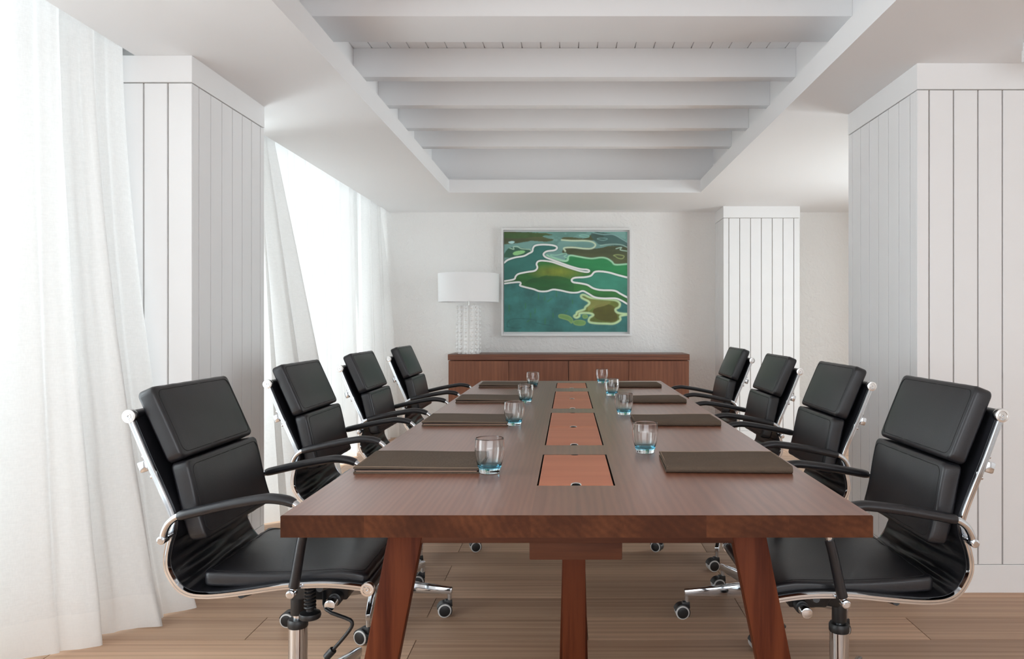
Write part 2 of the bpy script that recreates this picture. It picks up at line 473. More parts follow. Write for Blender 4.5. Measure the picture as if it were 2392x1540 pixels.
pillar('pillar', 1.468, 2.19, 7.005, 7.4, fr(1.519, .1026, 7), fr(7.06, .104, 4), -1)

# ------------------------------------------------------------------ curtains
def sstep(a, b, x):
    t = min(1, max(0, (x - a) / (b - a))); return t * t * (3 - 2 * t)
def curtain(label, nu, nv, pos, group='sheer curtains along the window wall', cloth='sheer'):
    """pos(s, t): s along the track, t from the top (0) to the hem (1)"""
    root = empty('curtain', pos(0.5, 1.0))
    root.location.z = 0
    off = Vector(root.location)
    th = 0.90 / 2.25
    grid = [[pos(i / nu, j / nv) for i in range(nu + 1)] for j in range(nv + 1)]
    nh = max(1, int(round(nv * 0.045)))
    for nm, rows, mm in (('drape', grid[:nv - nh + 1], cloth), ('hem', grid[nv - nh:], 'hem')):
        bm = bmesh.new()
        vv = [[bm.verts.new(Vector(p) - off) for p in r] for r in rows]
        for j in range(len(rows) - 1):
            for i in range(nu): bm.faces.new((vv[j][i], vv[j][i + 1], vv[j + 1][i + 1], vv[j + 1][i]))
        finish(nm, bm, mm, root, angle=180)
    tag(root, label, 'curtain', group)
    return root
ZTOP = 2.44
def fold(u, seed, t):
    """irregular pleat wave: u in metres along the fabric"""
    a = mnoise.noise(Vector((u * 2.3, seed, 0))) * .9
    b = mnoise.noise(Vector((u * 5, seed + 9, t * 1.1))) * .6
    ph = 2 * math.pi * (u / .135) + a * 2.6 + b
    s = math.sin(ph)
    return math.copysign(abs(s) ** .8, s) + .35 * math.sin(ph * .5 + 1 + seed)
def broad(y, t):
    """broad soft pleats"""
    ph = 2 * math.pi * (y / .21) + 1.3 * math.sin(y * 9.1) + .5 * t
    return .75 * math.sin(ph) + .38 * math.sin(2.1 * ph + 1.1 + .8 * t) + .12 * math.sin(4.7 * ph)
def near_curtain(s, t):
    z = ZTOP * (1 - t) + .008
    d = max(0., (2.25 - z) / 2.25)
    ye = 2.985 + .03 * d
    y = 1.85 + min(1, s / .93) * (ye - 1.85)
    sw = sstep(2.25, 2.98, y)
    x = -1.90 + .10 * sw + (d ** 1.6) * .27 * sw
    amp = (.026 + .046 * d) * (1 - .85 * sstep(.78, .93, s))
    x += amp * broad(y, t)
    y += .016 * math.cos(y * 30) * d
    if t > .93: x += .012 * math.sin(y * 60) * (t - .93) / .07
    if s > .93:
        r = (s - .93) / .07; x = x * (1 - r) - 2.15 * r; y += .03 * math.sin(r * math.pi / 2)
    return (x, min(y, 3.032), z)
curtain('white sheer curtain hanging in front of the left boarded pillar, closest to the camera', 150, 60, near_curtain)
def swept_curtain(s, t):
    z = ZTOP * (1 - t) + .008
    d = max(0., (2.25 - z) / 2.25)
    y = 4.30 + s * .27 - d * (.20 - .10 * s)
    x = -1.90 + .07 * s * (1 - d) + d * (.06 + .50 * s)
    q_ = .030 * math.sin(s * 21 + .8 * t) + .013 * math.sin(s * 47 + 2 * t)
    x += (.35 + .65 * d) * q_; y += (.5 + d) * .6 * q_
    return (x, y, z)
curtain('white sheer curtain just beyond the left pillar, its free edge swept diagonally into the room', 90, 50, swept_curtain)
def middle_curtain(s, t):
    z = ZTOP * (1 - t) + .008
    d = max(0., (2.25 - z) / 2.25)
    y = 4.40 + s * (2.17 - .10 * d)
    x = -1.925 + .03 * d + (.045 + .03 * d) * fold(y * .8, 8.3, t)
    return (x, y, z)
curtain('brightly backlit white sheer curtain between the swept curtain and the one at the back wall', 220, 40, middle_curtain, cloth='dense')
def far_curtain(s, t):
    z = ZTOP * (1 - t) + .008
    d = max(0., (2.25 - z) / 2.25)
    y = 6.52 + s * (.78 + .06 * d)
    x = -1.90 + .05 * s + .11 * d * s + (.03 + .025 * d) * fold(y, 12.1, t)
    return (x, min(y, 7.36), z)
curtain('off-white curtain hanging against the plaster back wall', 110, 40, far_curtain)

# ------------------------------------------------------------------ conference table
TX0, TX1, TY0, TY1, TZ = -.593, .627, 1.522, 5.02, .75
table = empty('conference_table', (.017, 3.27, 0)); TO = Vector(table.location)
tag(table, 'long dark-stained oak conference table with flush hatch lids along its centre', 'table')
lids = [(1.805, 2.219), (2.397, 2.805), (2.809, 3.244), (3.413, 3.838), (3.842, 4.246), (4.466, 4.844)]
HX0, HX1 = -.077, .114
holes = [(1.801, 2.223), (2.393, 3.248), (3.409, 4.25), (4.462, 4.848)]
bm = bmesh.new()
xs = [TX0, -.421, HX0, HX1, .284, .454, TX1]
ys = [TY0] + [v for h in holes for v in h] + [TY1]
zb = .7045
def q(*p): return bm.faces.new([bm.verts.new(Vector(v) - TO) for v in p])
e = .002
for i in range(len(xs) - 1):
    for j in range(len(ys) - 1):
        a, b, c, d = xs[i], xs[i + 1], ys[j], ys[j + 1]
        if i == 2 and j % 2 == 1:
            zz = TZ - .03
            q((a, c, zz), (b, c, zz), (b, d, zz), (a, d, zz)).material_index = 1
            for p0, p1 in (((a, c), (b, c)), ((b, c), (b, d)), ((b, d), (a, d)), ((a, d), (a, c))):
                q((*p0, TZ), (*p1, TZ), (*p1, zz), (*p0, zz)).material_index = 1
        else:
            q((a + (e if i == 0 else 0), c + (e if j == 0 else 0), TZ), (b - (e if i == 5 else 0), c + (e if j == 0 else 0), TZ), (b - (e if i == 5 else 0), d - (e if j == len(ys) - 2 else 0), TZ), (a + (e if i == 0 else 0), d - (e if j == len(ys) - 2 else 0), TZ))
    for yy, ye in ((TY0, TY0 + e), (TY1, TY1 - e)):
        a, b = xs[i], xs[i + 1]
        ae, be = a + (e if i == 0 else 0), b - (e if i == 5 else 0)
        q((a, yy, TZ - e), (b, yy, TZ - e), (b, yy, zb), (a, yy, zb))
        q((ae, ye, TZ), (be, ye, TZ), (b, yy, TZ - e), (a, yy, TZ - e))
for xx, xe in ((TX0, TX0 + e), (TX1, TX1 - e)):
    q((xx, TY0, TZ - e), (xx, TY1, TZ - e), (xx, TY1, zb), (xx, TY0, zb))
    q((xe, TY0 + e, TZ), (xe, TY1 - e, TZ), (xx, TY1, TZ - e), (xx, TY0, TZ - e))
q((TX0, TY0, zb), (TX1, TY0, zb), (TX1, TY1, zb), (TX0, TY1, zb))
bmesh.ops.remove_doubles(bm, verts=bm.verts, dist=1e-5)
for f_ in bm.faces:
    f_.normal_update()
    if f_.material_index == 0 and abs(f_.normal.z) < .9: f_.material_index = 2
top = finish('tabletop', bm, ['tablewood', 'dark', 'edgewood'], table, smooth=False)
def ttone(c):
    x = c.x + TO.x
    i = sum(1 for v in xs[1:-1] if x > v)
    return ((.3, .62, .48, .55, .42, .5)[i], (.1, .5, .3, .9, .7, .2)[i], .3 * i, 1)
settone(top, ttone)
for (a, b) in lids:
    bm = bmesh.new()
    cx = (HX0 + HX1) / 2; r = .0118
    def outline(inset):
        x0, x1, y0, y1 = HX0 + .004 + inset, HX1 - .004 - inset, a + inset, b - inset
        p = [(x0, y0)]
        rr = r + inset
        for i in range(9): ang = math.pi - math.pi * i / 8; p.append((cx + rr * math.cos(ang), y0 + rr * 2.3 * math.sin(ang) ** .8))
        p += [(x1, y0), (x1, y1)]
        rf = r * .8 + inset
        for i in range(9): ang = -math.pi * i / 8; p.append((cx + rf * math.cos(ang), y1 - rf * .8 * abs(math.sin(ang)) ** .8))
        p.append((x0, y1))
        return p
    levels = [(outline(0), TZ - .018), (outline(0), TZ - .0015), (outline(.0015), TZ + .0002)]
    rings = [[bm.verts.new(Vector((x, y, z)) - TO) for x, y in o_] for o_, z in levels]
    for k_ in range(2):
        n_ = len(rings[0])
        for i in range(n_):
            f_ = bm.faces.new((rings[k_][i], rings[k_][(i + 1) % n_], rings[k_ + 1][(i + 1) % n_], rings[k_ + 1][i]))
            if 1 <= i <= 8 or 12 <= i <= 19: f_.material_index = 1 + k_
    bm.faces.new(rings[2])
    bm.faces.new(rings[0][::-1])
    o = finish('hatch_lid', bm, ['lid', 'dark', 'satin'], table, smooth=False)
    o['label'] = 'reddish brown hatch lid with finger notches'
# splayed plank legs, cross rails, channel, posts
def leg(xt, xb, yc, side):
    bm = bmesh.new(); h = .0395; d = .02
    bot = [(xb - h, yc - d, 0), (xb + h, yc - d, 0), (xb + h, yc + d, 0), (xb - h, yc + d, 0)]
    tp = [(xt - h, yc - d, zb), (xt + h, yc - d, zb), (xt + h, yc + d, zb), (xt - h, yc + d, zb)]
    hexa(bm, [Vector(p) - TO for p in bot], [Vector(p) - TO for p in tp], .0025)
    finish('leg', bm, 'legwood', table)
for yc in (1.74, 4.80):
    leg(-.370, -.507, yc, -1); leg(.410, .552, yc, 1)
    bm = bmesh.new(); box(bm, -.345 - TO.x, .385 - TO.x, yc - .018 - TO.y, yc + .018 - TO.y, .633, zb, .002)
    finish('cross_rail', bm, 'railwood', table)
bm = bmesh.new(); box(bm, -.0936 - TO.x, .1285 - TO.x, 1.765 - TO.y, 4.775 - TO.y, .580, zb, .003)
finish('cable_channel', bm, 'railwood', table)
for yc in (2.2, 4.34):
    bm = bmesh.new()
    x0, x1 = -.0185, .0505
    hexa(bm, [Vector(p) - TO for p in ((x0 - .012, yc + .09, 0), (x1 + .012, yc + .09, 0), (x1 + .012, yc + .13, 0), (x0 - .012, yc + .13, 0))],
         [Vector(p) - TO for p in ((x0 + .004, yc + .06, .60), (x1 - .004, yc + .06, .60), (x1 - .004, yc + .1, .60), (x0 + .004, yc + .1, .60))], .002)
    hexa(bm, [Vector(p) - TO for p in ((x0, yc, 0), (x1, yc, 0), (x1, yc + .1, 0), (x0, yc + .1, 0))],
         [Vector(p) - TO for p in ((x0, yc, .60), (x1, yc, .60), (x1, yc + .1, .60), (x0, yc + .1, .60))], .002)
    finish('centre_post', bm, 'legwood', table)

# ------------------------------------------------------------------ swivel chair
PROF = [(-.3350, .9147), (-.3155, .8679), (-.288, .8029), (-.2606, .7433), (-.2345, .6836), (-.2262, .6538), (-.2295, .624), (-.2375, .5984),
        (-.2433, .5638), (-.2407, .5338), (-.2256, .504), (-.2082, .4844), (-.1837, .4725), (-.1485, .4690), (-.1038, .4716), (-.0442, .4791),
        (.0155, .488), (.0602, .493), (.1353, .4966), (.1848, .4951), (.2349, .4897), (.2551, .4855)]
YV = Vector((0, 1, 0))
HW = .2235     # half distance between the side rails
def prof_at(path, s):
    L = [0]
    for a, b in zip(path[:-1], path[1:]): L.append(L[-1] + (b - a).length)
    return L
def build_chair():
    root = empty('swivel_chair')
    shell, fixed = [], []
    path = smoothpath([(x, 0, z) for x, z in PROF], 4)
    n = len(path)
    # leather sling with creases where back turns into seat
    bm = bmesh.new(); nu = 12; front, back = [], []
    for i, p in enumerate(path):
        T = (path[min(i + 1, n - 1)] - path[max(i - 1, 0)]).normalized(); nn = T.cross(YV)
        s = i / (n - 1)
        cre = sstep(.27, .34, s) * (1 - sstep(.56, .64, s))
        rf, rb = [], []
        for k in range(nu + 1):
            yy = (-1 + 2 * k / nu) * (HW - .004)
            edge = 1 - abs(-1 + 2 * k / nu) ** 6
            wv = cre * edge * (.0045 * math.sin(i * 1.35 + yy * 9) + .003 * math.sin(i * .8 - yy * 14))
            sag = -.006 * edge * (1 if .1 < s < .95 else 0)
            rf.append(bm.verts.new(p + nn * (.008 + wv + sag * .3 + .005 * edge) + YV * yy))
            rb.append(bm.verts.new(p + nn * (-.004 + wv + sag * .3) + YV * yy))
        front.append(rf); back.append(rb)
    for i in range(n - 1):
        for k in range(nu):
            bm.faces.new((front[i][k], front[i][k + 1], front[i + 1][k + 1], front[i + 1][k]))
            bm.faces.new((back[i][k], back[i + 1][k], back[i + 1][k + 1], back[i][k + 1]))
        for k in (0, nu): bm.faces.new((front[i][k], front[i + 1][k], back[i + 1][k], back[i][k]))
    for i in (0, n - 1):
        for k in range(nu): bm.faces.new((front[i][k], front[i][k + 1], back[i][k + 1], back[i][k]))
    shell.append(finish('sling', bm, 'leather', root, angle=60))
    # side rails: a flat ribbon with rounded lips
    sec = [(-.0075, -.006), (-.0075, .004), (-.006, .0075), (-.002, .0075), (-.001, .0055), (.001, .0055), (.002, .0075), (.005, .0075), (.007, .004), (.007, -.006)]
    for sd in (-1, 1):
        bm = bmesh.new()
        sweep(bm, [p + YV * (HW * sd) for p in path], [(a, b * sd) for a, b in sec], 0, YV)
        shell.append(finish('side_rail', bm, 'chrome', root, angle=30))
    # rollers with turned end caps
    for nm, (px, pz), rr in (('back_roller', PROF[0], .0135), ('front_roller', PROF[-1], .0140)):
        bm = bmesh.new(); cyl(bm, (px, -HW + .01, pz), (px, HW - .01, pz), rr, 0, 20)
        o = finish(nm, bm, 'leather', root); shell.append(o)
        for sd in (-1, 1):
            bm = bmesh.new()
            lathe(bm, [(.0165, 0), (.0175, .002), (.0175, .013), (.0165, .0155), (.0115, .0160), (.0105, .0145), (.0065, .0145), (.006, .0165), (.003, .0165), (.0026, .012)], 28, 0,
                  along(Vector((px, sd * (HW - .008), pz)), (0, sd, 0)))
            finish('end_cap', bm, 'satin', o, angle=30)
    # padded cushions
    def cushion(nm, c, u, nrm, L, Wd, T, r, bulge, bend=None):
        """c: middle of the front face; u: down / forward along it; nrm: towards the sitter"""
        c, u, nrm = Vector(c), Vector(u).normalized(), Vector(nrm).normalized()
        t = bmesh.new(); bmesh.ops.create_cube(t, size=1)
        for v in t.verts: v.co = Vector((v.co.x * L, v.co.y * Wd, v.co.z * T - T / 2))
        bmesh.ops.bevel(t, geom=[e_ for e_ in t.edges if abs(e_.verts[0].co.z - e_.verts[1].co.z) > T * .5], offset=.017, segments=4, profile=.5, affect='EDGES')
        bmesh.ops.bevel(t, geom=[e_ for e_ in t.edges if abs(e_.verts[0].co.z - e_.verts[1].co.z) < 1e-5 and len(e_.link_faces) == 2 and
                                 any(abs(f_.normal.z) > .9 for f_ in e_.link_faces) and not all(abs(f_.normal.z) > .9 for f_ in e_.link_faces)],
                        offset=r, segments=3, profile=.5, affect='EDGES')
        for k in range(1, 12):
            for ax, ln in ((0, L), (1, Wd)):
                d = Vector((0, 0, 0)); d[ax] = 1; pc = Vector((0, 0, 0)); pc[ax] = -ln / 2 + ln * k / 12
                bmesh.ops.bisect_plane(t, geom=t.verts[:] + t.edges[:] + t.faces[:], plane_co=pc, plane_no=d)
        def place(p):
            a, b = 2 * p.x / L, 2 * p.y / Wd
            puff = bulge * max(0, 1 - abs(a) ** 2.6) * max(0, 1 - abs(b) ** 2.6)
            zz = p.z + puff * (1 if p.z > -T / 2 else 0)
            if p.z > -T / 2: zz += .0022 * math.sin(b * 17 + a * 3) * abs(a) ** 3 * (1 - abs(b)) ** .3 if abs(b) < 1 else 0
            q_ = c + u * p.x + YV * p.y + nrm * zz
            if bend: q_ += bend(a, b)
            return q_
        for v in t.verts: v.co = place(v.co)
        bm = bmesh.new(); put(bm, t)
        o = finish(nm, bm, 'leather', root, angle=70); shell.append(o)
        # double seam round the face
        bm = bmesh.new()
        for ins, zz, rr in ((.0135, .0000, .0011), (.0045, -.006, .0012)):
            lp = []
            hx, hy, cr = L / 2 - ins, Wd / 2 - ins, .02
            for (sx, sy, a0) in ((1, 1, 0), (-1, 1, 90), (-1, -1, 180), (1, -1, 270)):
                for k in range(5):
                    an = R(a0 + 90 * k / 4)
                    lp.append((sx * (hx - cr) + cr * math.cos(an), sy * (hy - cr) + cr * math.sin(an)))
            pts = []
            for i, (x0, y0) in enumerate(lp):
                x1, y1 = lp[(i + 1) % len(lp)]
                st = max(1, int(math.hypot(x1 - x0, y1 - y0) / .03))
                for k in range(st): pts.append(place(Vector((x0 + (x1 - x0) * k / st, y0 + (y1 - y0) * k / st, zz))))
            sweep(bm, pts, ell(rr, rr, 5), 0, None, True)
        finish('seam', bm, 'stitch', o)
        return o
    cushion('headrest_cushion', (-.2525, 0, .8975), (.413, 0, -.911), (.911, 0, .413), .198, .41, .044, .008, .008)
    cushion('lumbar_cushion', (-.1800, 0, .7020), (.19, 0, -.98), (.98, 0, .19), .202, .41, .046, .008, .009,
            lambda a, b: Vector((.010 * (a * a), 0, 0)) if a > 0 else Vector((-.004 * a * a, 0, 0)))
    cushion('seat_cushion', (.042, 0, .5270), (1, 0, .028), (-.028, 0, 1), .415, .41, .036, .008, .005,
            lambda a, b: Vector((0, 0, (-.010 * (1 - a * a)) if a < .6 else -.0064 - .013 * ((a - .6) / .4) ** 2)))
    # arm loops
    ya = HW + .037
    AP = [(-.2363, .6176), (-.2320, .636), (-.2200, .658), (-.2010, .6735), (-.1821, .6795), (-.12, .694), (-.0654, .7055), (.0, .7165), (.0315, .7190), (.0711, .7130),
          (.0960, .6990), (.1090, .6780), (.1110, .6500), (.1030, .6150), (.0945, .5700), (.0857, .5200), (.0800, .4950), (.0770, .4850)]
    ap = smoothpath([(x, 0, z) for x, z in AP], 4)
    for sd in (-1, 1):
        pts = [p + YV * (sd * (ya - .012 * sstep(.62, 1, i / len(ap)) - .006 * (1 - sstep(0, .15, i / len(ap))))) for i, p in enumerate(ap)]
        bm = bmesh.new()
        sweep(bm, pts, ell(.0085, .0105, 12), 0, YV)
        # lugs that clamp the loop to the side rail
        for (lx, lz), (rx, rz) in (((-.2363, .6176), (-.2300, .6240)), ((.0775, .4860), (.0775, .4955))):
            tube(bm, [(lx, sd * (ya - .008), lz), (rx, sd * HW, rz)], .0075, 0, 10)
            cyl(bm, (lx, sd * (ya - .02), lz), (lx, sd * (ya + .006), lz), .0105, 0, 18, .002)
            cyl(bm, (lx, sd * (ya + .005), lz), (lx, sd * (ya + .0085), lz), .006, 0, 14)
        o = finish('armrest', bm, 'chrome', root, angle=40); shell.append(o)
        i0, i1 = 4 * 4 - 2, 9 * 4 + 2
        bm = bmesh.new()
        sweep(bm, pts[i0:i1 + 1], ell(.0125, .0165, 14), 0, YV, False, lambda t: (.84 + .16 * min(1, t / .08)) * (1 - .12 * max(0, (t - .94) / .06)))
        finish('arm_pad', bm, 'leather', o, angle=60)
        i0, i1 = int(12.4 * 4), 16 * 4 - 1
        bm = bmesh.new()
        sweep(bm, pts[i0:i1 + 1], ell(.0125, .0150, 14), 0, YV, False, lambda t: .9 + .12 * t)
        finish('arm_sleeve', bm, 'leather', o, angle=60)
    # spreader bars behind the back and under the seat
    bm = bmesh.new()
    tube(bm, [(-.291, -HW, .792), (-.303, -HW * .6, .79), (-.306, 0, .79), (-.303, HW * .6, .79), (-.291, HW, .792)], .008, 0, 10, 4)
    for sd in (-1, 1):
        box(bm, -.011, .011, -.013, .013, -.014, .014, .004, mat=Matrix.Translation((-.300, sd * (HW - .004), .790)) @ Matrix.Rotation(R(-20), 4, 'Y'))
        for dz in (.024, -.026): cyl(bm, (-.296 - dz * .42, sd * (HW - .004), .79 + dz), (-.286 - dz * .42, sd * (HW - .004), .79 + dz), .0055, 0, 12, .001)
    shell.append(finish('back_spreader', bm, 'chrome', root, angle=40))
    bm = bmesh.new()
    for xx, zz in ((-.06, .470), (.135, .486)):
        tube(bm, [(xx, -HW + .002, zz), (xx, -.13, zz - .014), (xx, .13, zz - .014), (xx, HW - .002, zz)], .009, 0, 10, 3)
    shell.append(finish('seat_spreader', bm, 'plastic', root, angle=40))
    # tilt mechanism
    bm = bmesh.new()
    box(bm, -.10, .17, -.085, .085, .448, .462, .003)
    hexa(bm, [(-.012, -.018, .375), (.05, -.018, .385), (.05, .018, .385), (-.012, .018, .375)], [(-.016, -.020, .41), (.13, -.038, .45), (.13, .038, .45), (-.016, .020, .41)], .005)
    hexa(bm, [(.05, -.045, .390), (.15, -.045, .390), (.15, .045, .390), (.05, .045, .390)], [(.02, -.055, .45), (.165, -.055, .45), (.165, .055, .45), (.02, .055, .45)], .005)
    cyl(bm, (0, 0, .335), (0, 0, .42), .0195, 0, 24, .003)
    mech = finish('tilt_mechanism', bm, 'plastic', root, angle=40); fixed.append(mech)
    bm = bmesh.new()
    hel = []
    for k in range(7 * 14 + 1):
        an = 2 * math.pi * k / 14; hel.append((.060 + .013 * math.cos(an), -.075 + .013 * math.sin(an), .378 + .066 * k / 98))
    tube(bm, hel, .0035, 0, 6)
    cyl(bm, (.060, -.075, .368), (.060, -.075, .450), .010, 0, 14)
    lathe(bm, [(.020, .352), (.027, .355), (.029, .362), (.027, .369), (.012, .373)], 24, 0, Matrix.Translation((.060, -.075, 0)))
    finish('tension_knob', bm, 'plastic', mech, angle=40)
    bm = bmesh.new()
    cyl(bm, (.125, -.075, .402), (.125, .075, .402), .018, 0, 22, .002)
    finish('tilt_bar', bm, 'plastic', mech, angle=40)
    for sd in (-1, 1):
        bm = bmesh.new(); cyl(bm, (.125, sd * .07, .402), (.125, sd * .115, .402), .0145, 0, 24, .0015)
        finish('tilt_bar_cap', bm, 'chrome', mech, angle=40)
    bm = bmesh.new()
    tube(bm, [(.09, -.05, .415), (.116, -.115, .393), (.17, -.125, .374), (.186, -.128, .367), (.187, -.128, .352), (.165, -.125, .322), (.133, -.12, .285)], .0048, 0, 8, 3)
    tube(bm, [(.137, -.121, .289), (.118, -.119, .268)], .010, 0, 8)
    finish('height_lever', bm, 'plastic', mech, angle=50)
    # gas lift
    bm = bmesh.new()
    lathe(bm, [(.030, .095), (.0265, .11), (.0255, .13), (.0255, .308)], 32)
    cyl(bm, (0, 0, .30), (0, 0, .345), .0135, 0, 24)
    col = finish('gas_lift', bm, 'chrome', root, angle=40); fixed.append(col)
    bm = bmesh.new()
    lathe(bm, [(.0262, .300), (.0275, .303), (.0275, .318), (.025, .323), (.015, .324)], 28)
    finish('lift_collar', bm, 'plastic', col, angle=40)
    # five-star base on casters
    bm = bmesh.new()
    lathe(bm, [(.026, .078), (.036, .082), (.040, .10), (.038, .128), (.030, .140), (.0265, .142)], 28)
    fixed.append(finish('base_hub', bm, 'chrome', root, angle=40))
    rl = .305
    cbm = bmesh.new()
    cyl(cbm, (0, 0, .046), (0, 0, .096), .0085, 2, 16)
    cx = -.020
    for sd in (-1, 1):
        lathe(cbm, [(.0225, 0), (.0262, .002), (.0262, .0150), (.0225, .017)], 28, 1, along(Vector((cx, sd * .006, .0262)), (0, sd, 0)))
        lathe(cbm, [(.0212, .0), (.0212, .0178), (.0195, .0186), (.004, .0190)], 28, 0, along(Vector((cx, sd * .006, .0262)), (0, sd, 0)))
    hood = []
    for k in range(13):
        an = R(-35 + 200 * k / 12); hood.append((math.cos(an), math.sin(an)))
    t = bmesh.new(); ri, ro, hw = .0268, .0300, .0205
    rings = [[t.verts.new((cx + r_ * c_, y_, .0262 + r_ * s_)) for (r_, y_) in ((ri, -hw), (ro, -hw + .001), (ro, hw - .001), (ri, hw))] for c_, s_ in hood]
    for a_, b_ in zip(rings[:-1], rings[1:]):
        for k in range(4): t.faces.new((a_[k], a_[(k + 1) % 4], b_[(k + 1) % 4], b_[k]))
    t.faces.new(rings[0][::-1]); t.faces.new(rings[-1]); put(cbm, t, 0)
    hexa(cbm, [(cx - .004, -.011, .045), (.011, -.011, .038), (.011, .011, .038), (cx - .004, .011, .045)], [(cx + .004, -.010, .064), (.010, -.010, .062), (.010, .010, .062), (cx + .004, .010, .064)], .002, 0)
    cast0 = finish('caster', cbm, ['plastic', 'tyre', 'chrome'], None, angle=40)
    lbm = bmesh.new()
    hexa(lbm, [(.02, -.021, .082), (rl + .010, -.011, .086), (rl + .010, .011, .086), (.02, .021, .082)],
         [(.02, -.015, .138), (rl + .012, -.0085, .110), (rl + .012, .0085, .110), (.02, .015, .138)], .004)
    leg0 = finish('base_leg', lbm, 'chrome', root, angle=30)
    cast0.parent = leg0; cast0.location = (rl, 0, 0)
    for k in range(1, 5):
        l = leg0.copy(); COL.objects.link(l); l.parent = root
        c = cast0.copy(); COL.objects.link(c); c.parent = l
    return root

chair0 = build_chair()
SHELL = ('sling', 'side_rail', 'back_roller', 'front_roller', 'headrest_cushion', 'lumbar_cushion', 'seat_cushion', 'armrest', 'back_spreader', 'seat_spreader')
stem = lambda o: o.name.split('.')[0]
def copy_tree(o, parent=None):
    c = o.copy(); COL.objects.link(c)
    if parent: c.parent = parent
    for ch in list(o.children): copy_tree(ch, c)
    return c
def pose_chair(root, x, y, rz, tilt, base, dz, label, group, jit):
    root.location = (x, y, 0); root.rotation_euler = (0, 0, rz)
    P = Vector((0, 0, .44))
    Mx = Matrix.Translation(P + Vector((0, 0, dz))) @ Matrix.Rotation(tilt, 4, 'Y') @ Matrix.Translation(-P)
    k = 0
    rng = random.Random(jit)
    for ch in root.children:
        s = stem(ch)
        if s in SHELL: ch.matrix_local = Mx
        elif s == 'tilt_mechanism': ch.location.z = dz
        elif s == 'gas_lift': ch.location.z = 0.0 if dz <= .02 else 0
        elif s == 'base_leg':
            an = base - rz + k * R(72); ch.rotation_euler = (0, 0, an); k += 1
            for c in ch.children: c.rotation_euler = (0, 0, -an - rz + rng.uniform(-.5, .35) + (math.pi if x > 0 and False else 0))
    tag(root, label, 'chair', group)
LBL = ['first from the camera', 'second from the camera', 'third from the camera', 'nearest the sideboard']
GL, GR = 'office chairs along the curtain side of the table', 'office chairs along the boarded-pillar side of the table'
LC = [(-.7536, 2.060, 0.0, 74, 0.0), (-.768, 2.938, 0.0, 280, .006), (-.752, 3.745, 0.0, 282, .012), (-.745, 4.665, 0.0, 265, .012)]
RC = [(.743, 2.030, 2.6, 131, -.009), (.765, 2.885, 1.2, 182, -.004), (.765, 3.715, 1.0, 255, -.006), (.780, 4.685, 1.0, 210, -.004)]
cnt = 0
roots = [chair0] + [copy_tree(chair0) for _ in range(7)]
for i, (x, y, tl, ba, dz) in enumerate(LC):
    pose_chair(roots[cnt], x, y, R(0), R(tl), R(ba), dz, 'black leather swivel chair on the curtain side of the table, ' + LBL[i], GL, cnt); cnt += 1
for i, (x, y, tl, ba, dz) in enumerate(RC):
    pose_chair(roots[cnt], x, y, R(180), R(tl), R(ba), dz, 'black leather swivel chair on the pillar side of the table, ' + LBL[i], GR, cnt); cnt += 1

# ------------------------------------------------------------------ document folders
def build_folder():
    root = empty('document_folder')
    hw, d0, d1, th, h = .165, -.121, .125, .0042, .0185
    # profile in y-z of the folded cover: bottom cover, rounded spine, top cover
    outer = [(d1, 0), (d0 + .008, 0), (d0 + .002, .0035), (d0, .009), (d0 + .002, .0150), (d0 + .009, h), (d1, h - .003)]
    inner = [(d1, h - .003 - th), (d0 + .011, h - th), (d0 + .0065, .012), (d0 + .0065, .0065), (d0 + .011, th), (d1, th)]
    pr = outer + inner
    bm = bmesh.new(); xs_ = [-hw + 2 * hw * k / 10 for k in range(11)]
    rings = [[bm.verts.new((x, yy, zz + (.0015 * math.sin(x * 14) if zz > .01 else 0))) for yy, zz in pr] for x in xs_]
    m = len(pr)
    for a, b in zip(rings[:-1], rings[1:]):
        for k in range(m): bm.faces.new((a[k], a[(k + 1) % m], b[(k + 1) % m], b[k]))
    bm.faces.new(rings[0][::-1]); bm.faces.new(rings[-1])
    finish('cover', bm, 'suede', root, angle=50)
    bm = bmesh.new()
    box(bm, -hw + .006, hw - .006, d0 + .012, d1 - .004, th + .0002, th + .0030, .0004, seg=1)
    finish('pages', bm, 'pages', root)
    bm = bmesh.new()
    box(bm, -hw + .002, hw - .002, d0 + .012, d1 - .001, th + .0034, h - th - .0035, .0004, seg=1)
    finish('lining', bm, 'lining', root)
    bm = bmesh.new()
    for sx in (-1, 1):
        tube(bm, [(sx * (hw - .004), d0 + .006, h - .0012 + .0015 * math.sin(sx * hw * 14)), (sx * (hw - .004), d1 - .004, h - .0026 + .0015 * math.sin(sx * hw * 14))], .0008, 0, 5)
    tube(bm, [(x, d1 - .0045, h - .0026 + .0015 * math.sin(x * 14)) for x in xs_], .0008, 0, 5)
    finish('stitching', bm, 'thread', root)
    return root
fold0 = build_folder()
FL = [(-.400, 2.066, 180, 'before the first chair from the camera, curtain side'), (-.397, 2.955, 180, 'before the second chair from the camera, curtain side'),
      (-.392, 3.765, 180, 'before the third chair from the camera, curtain side'), (-.380, 4.612, 180, 'before the chair nearest the sideboard, curtain side')]
FR = [(.428, 2.062, -2.5, 'before the first chair from the camera, pillar side'), (.420, 2.945, -1.0, 'before the second chair from the camera, pillar side'),
      (.414, 3.745, 0, 'before the third chair from the camera, pillar side'), (.400, 4.605, 0, 'before the chair nearest the sideboard, pillar side')]
for i, (x, y, rz, t) in enumerate(FL + FR):
    o = fold0 if i == 0 else copy_tree(fold0)
    o.location = (x, y, TZ + .0003); o.rotation_euler = (0, 0, R(rz))
    tag(o, 'brown hide folder lying ' + t, 'folder', 'document folders laid out on the table')

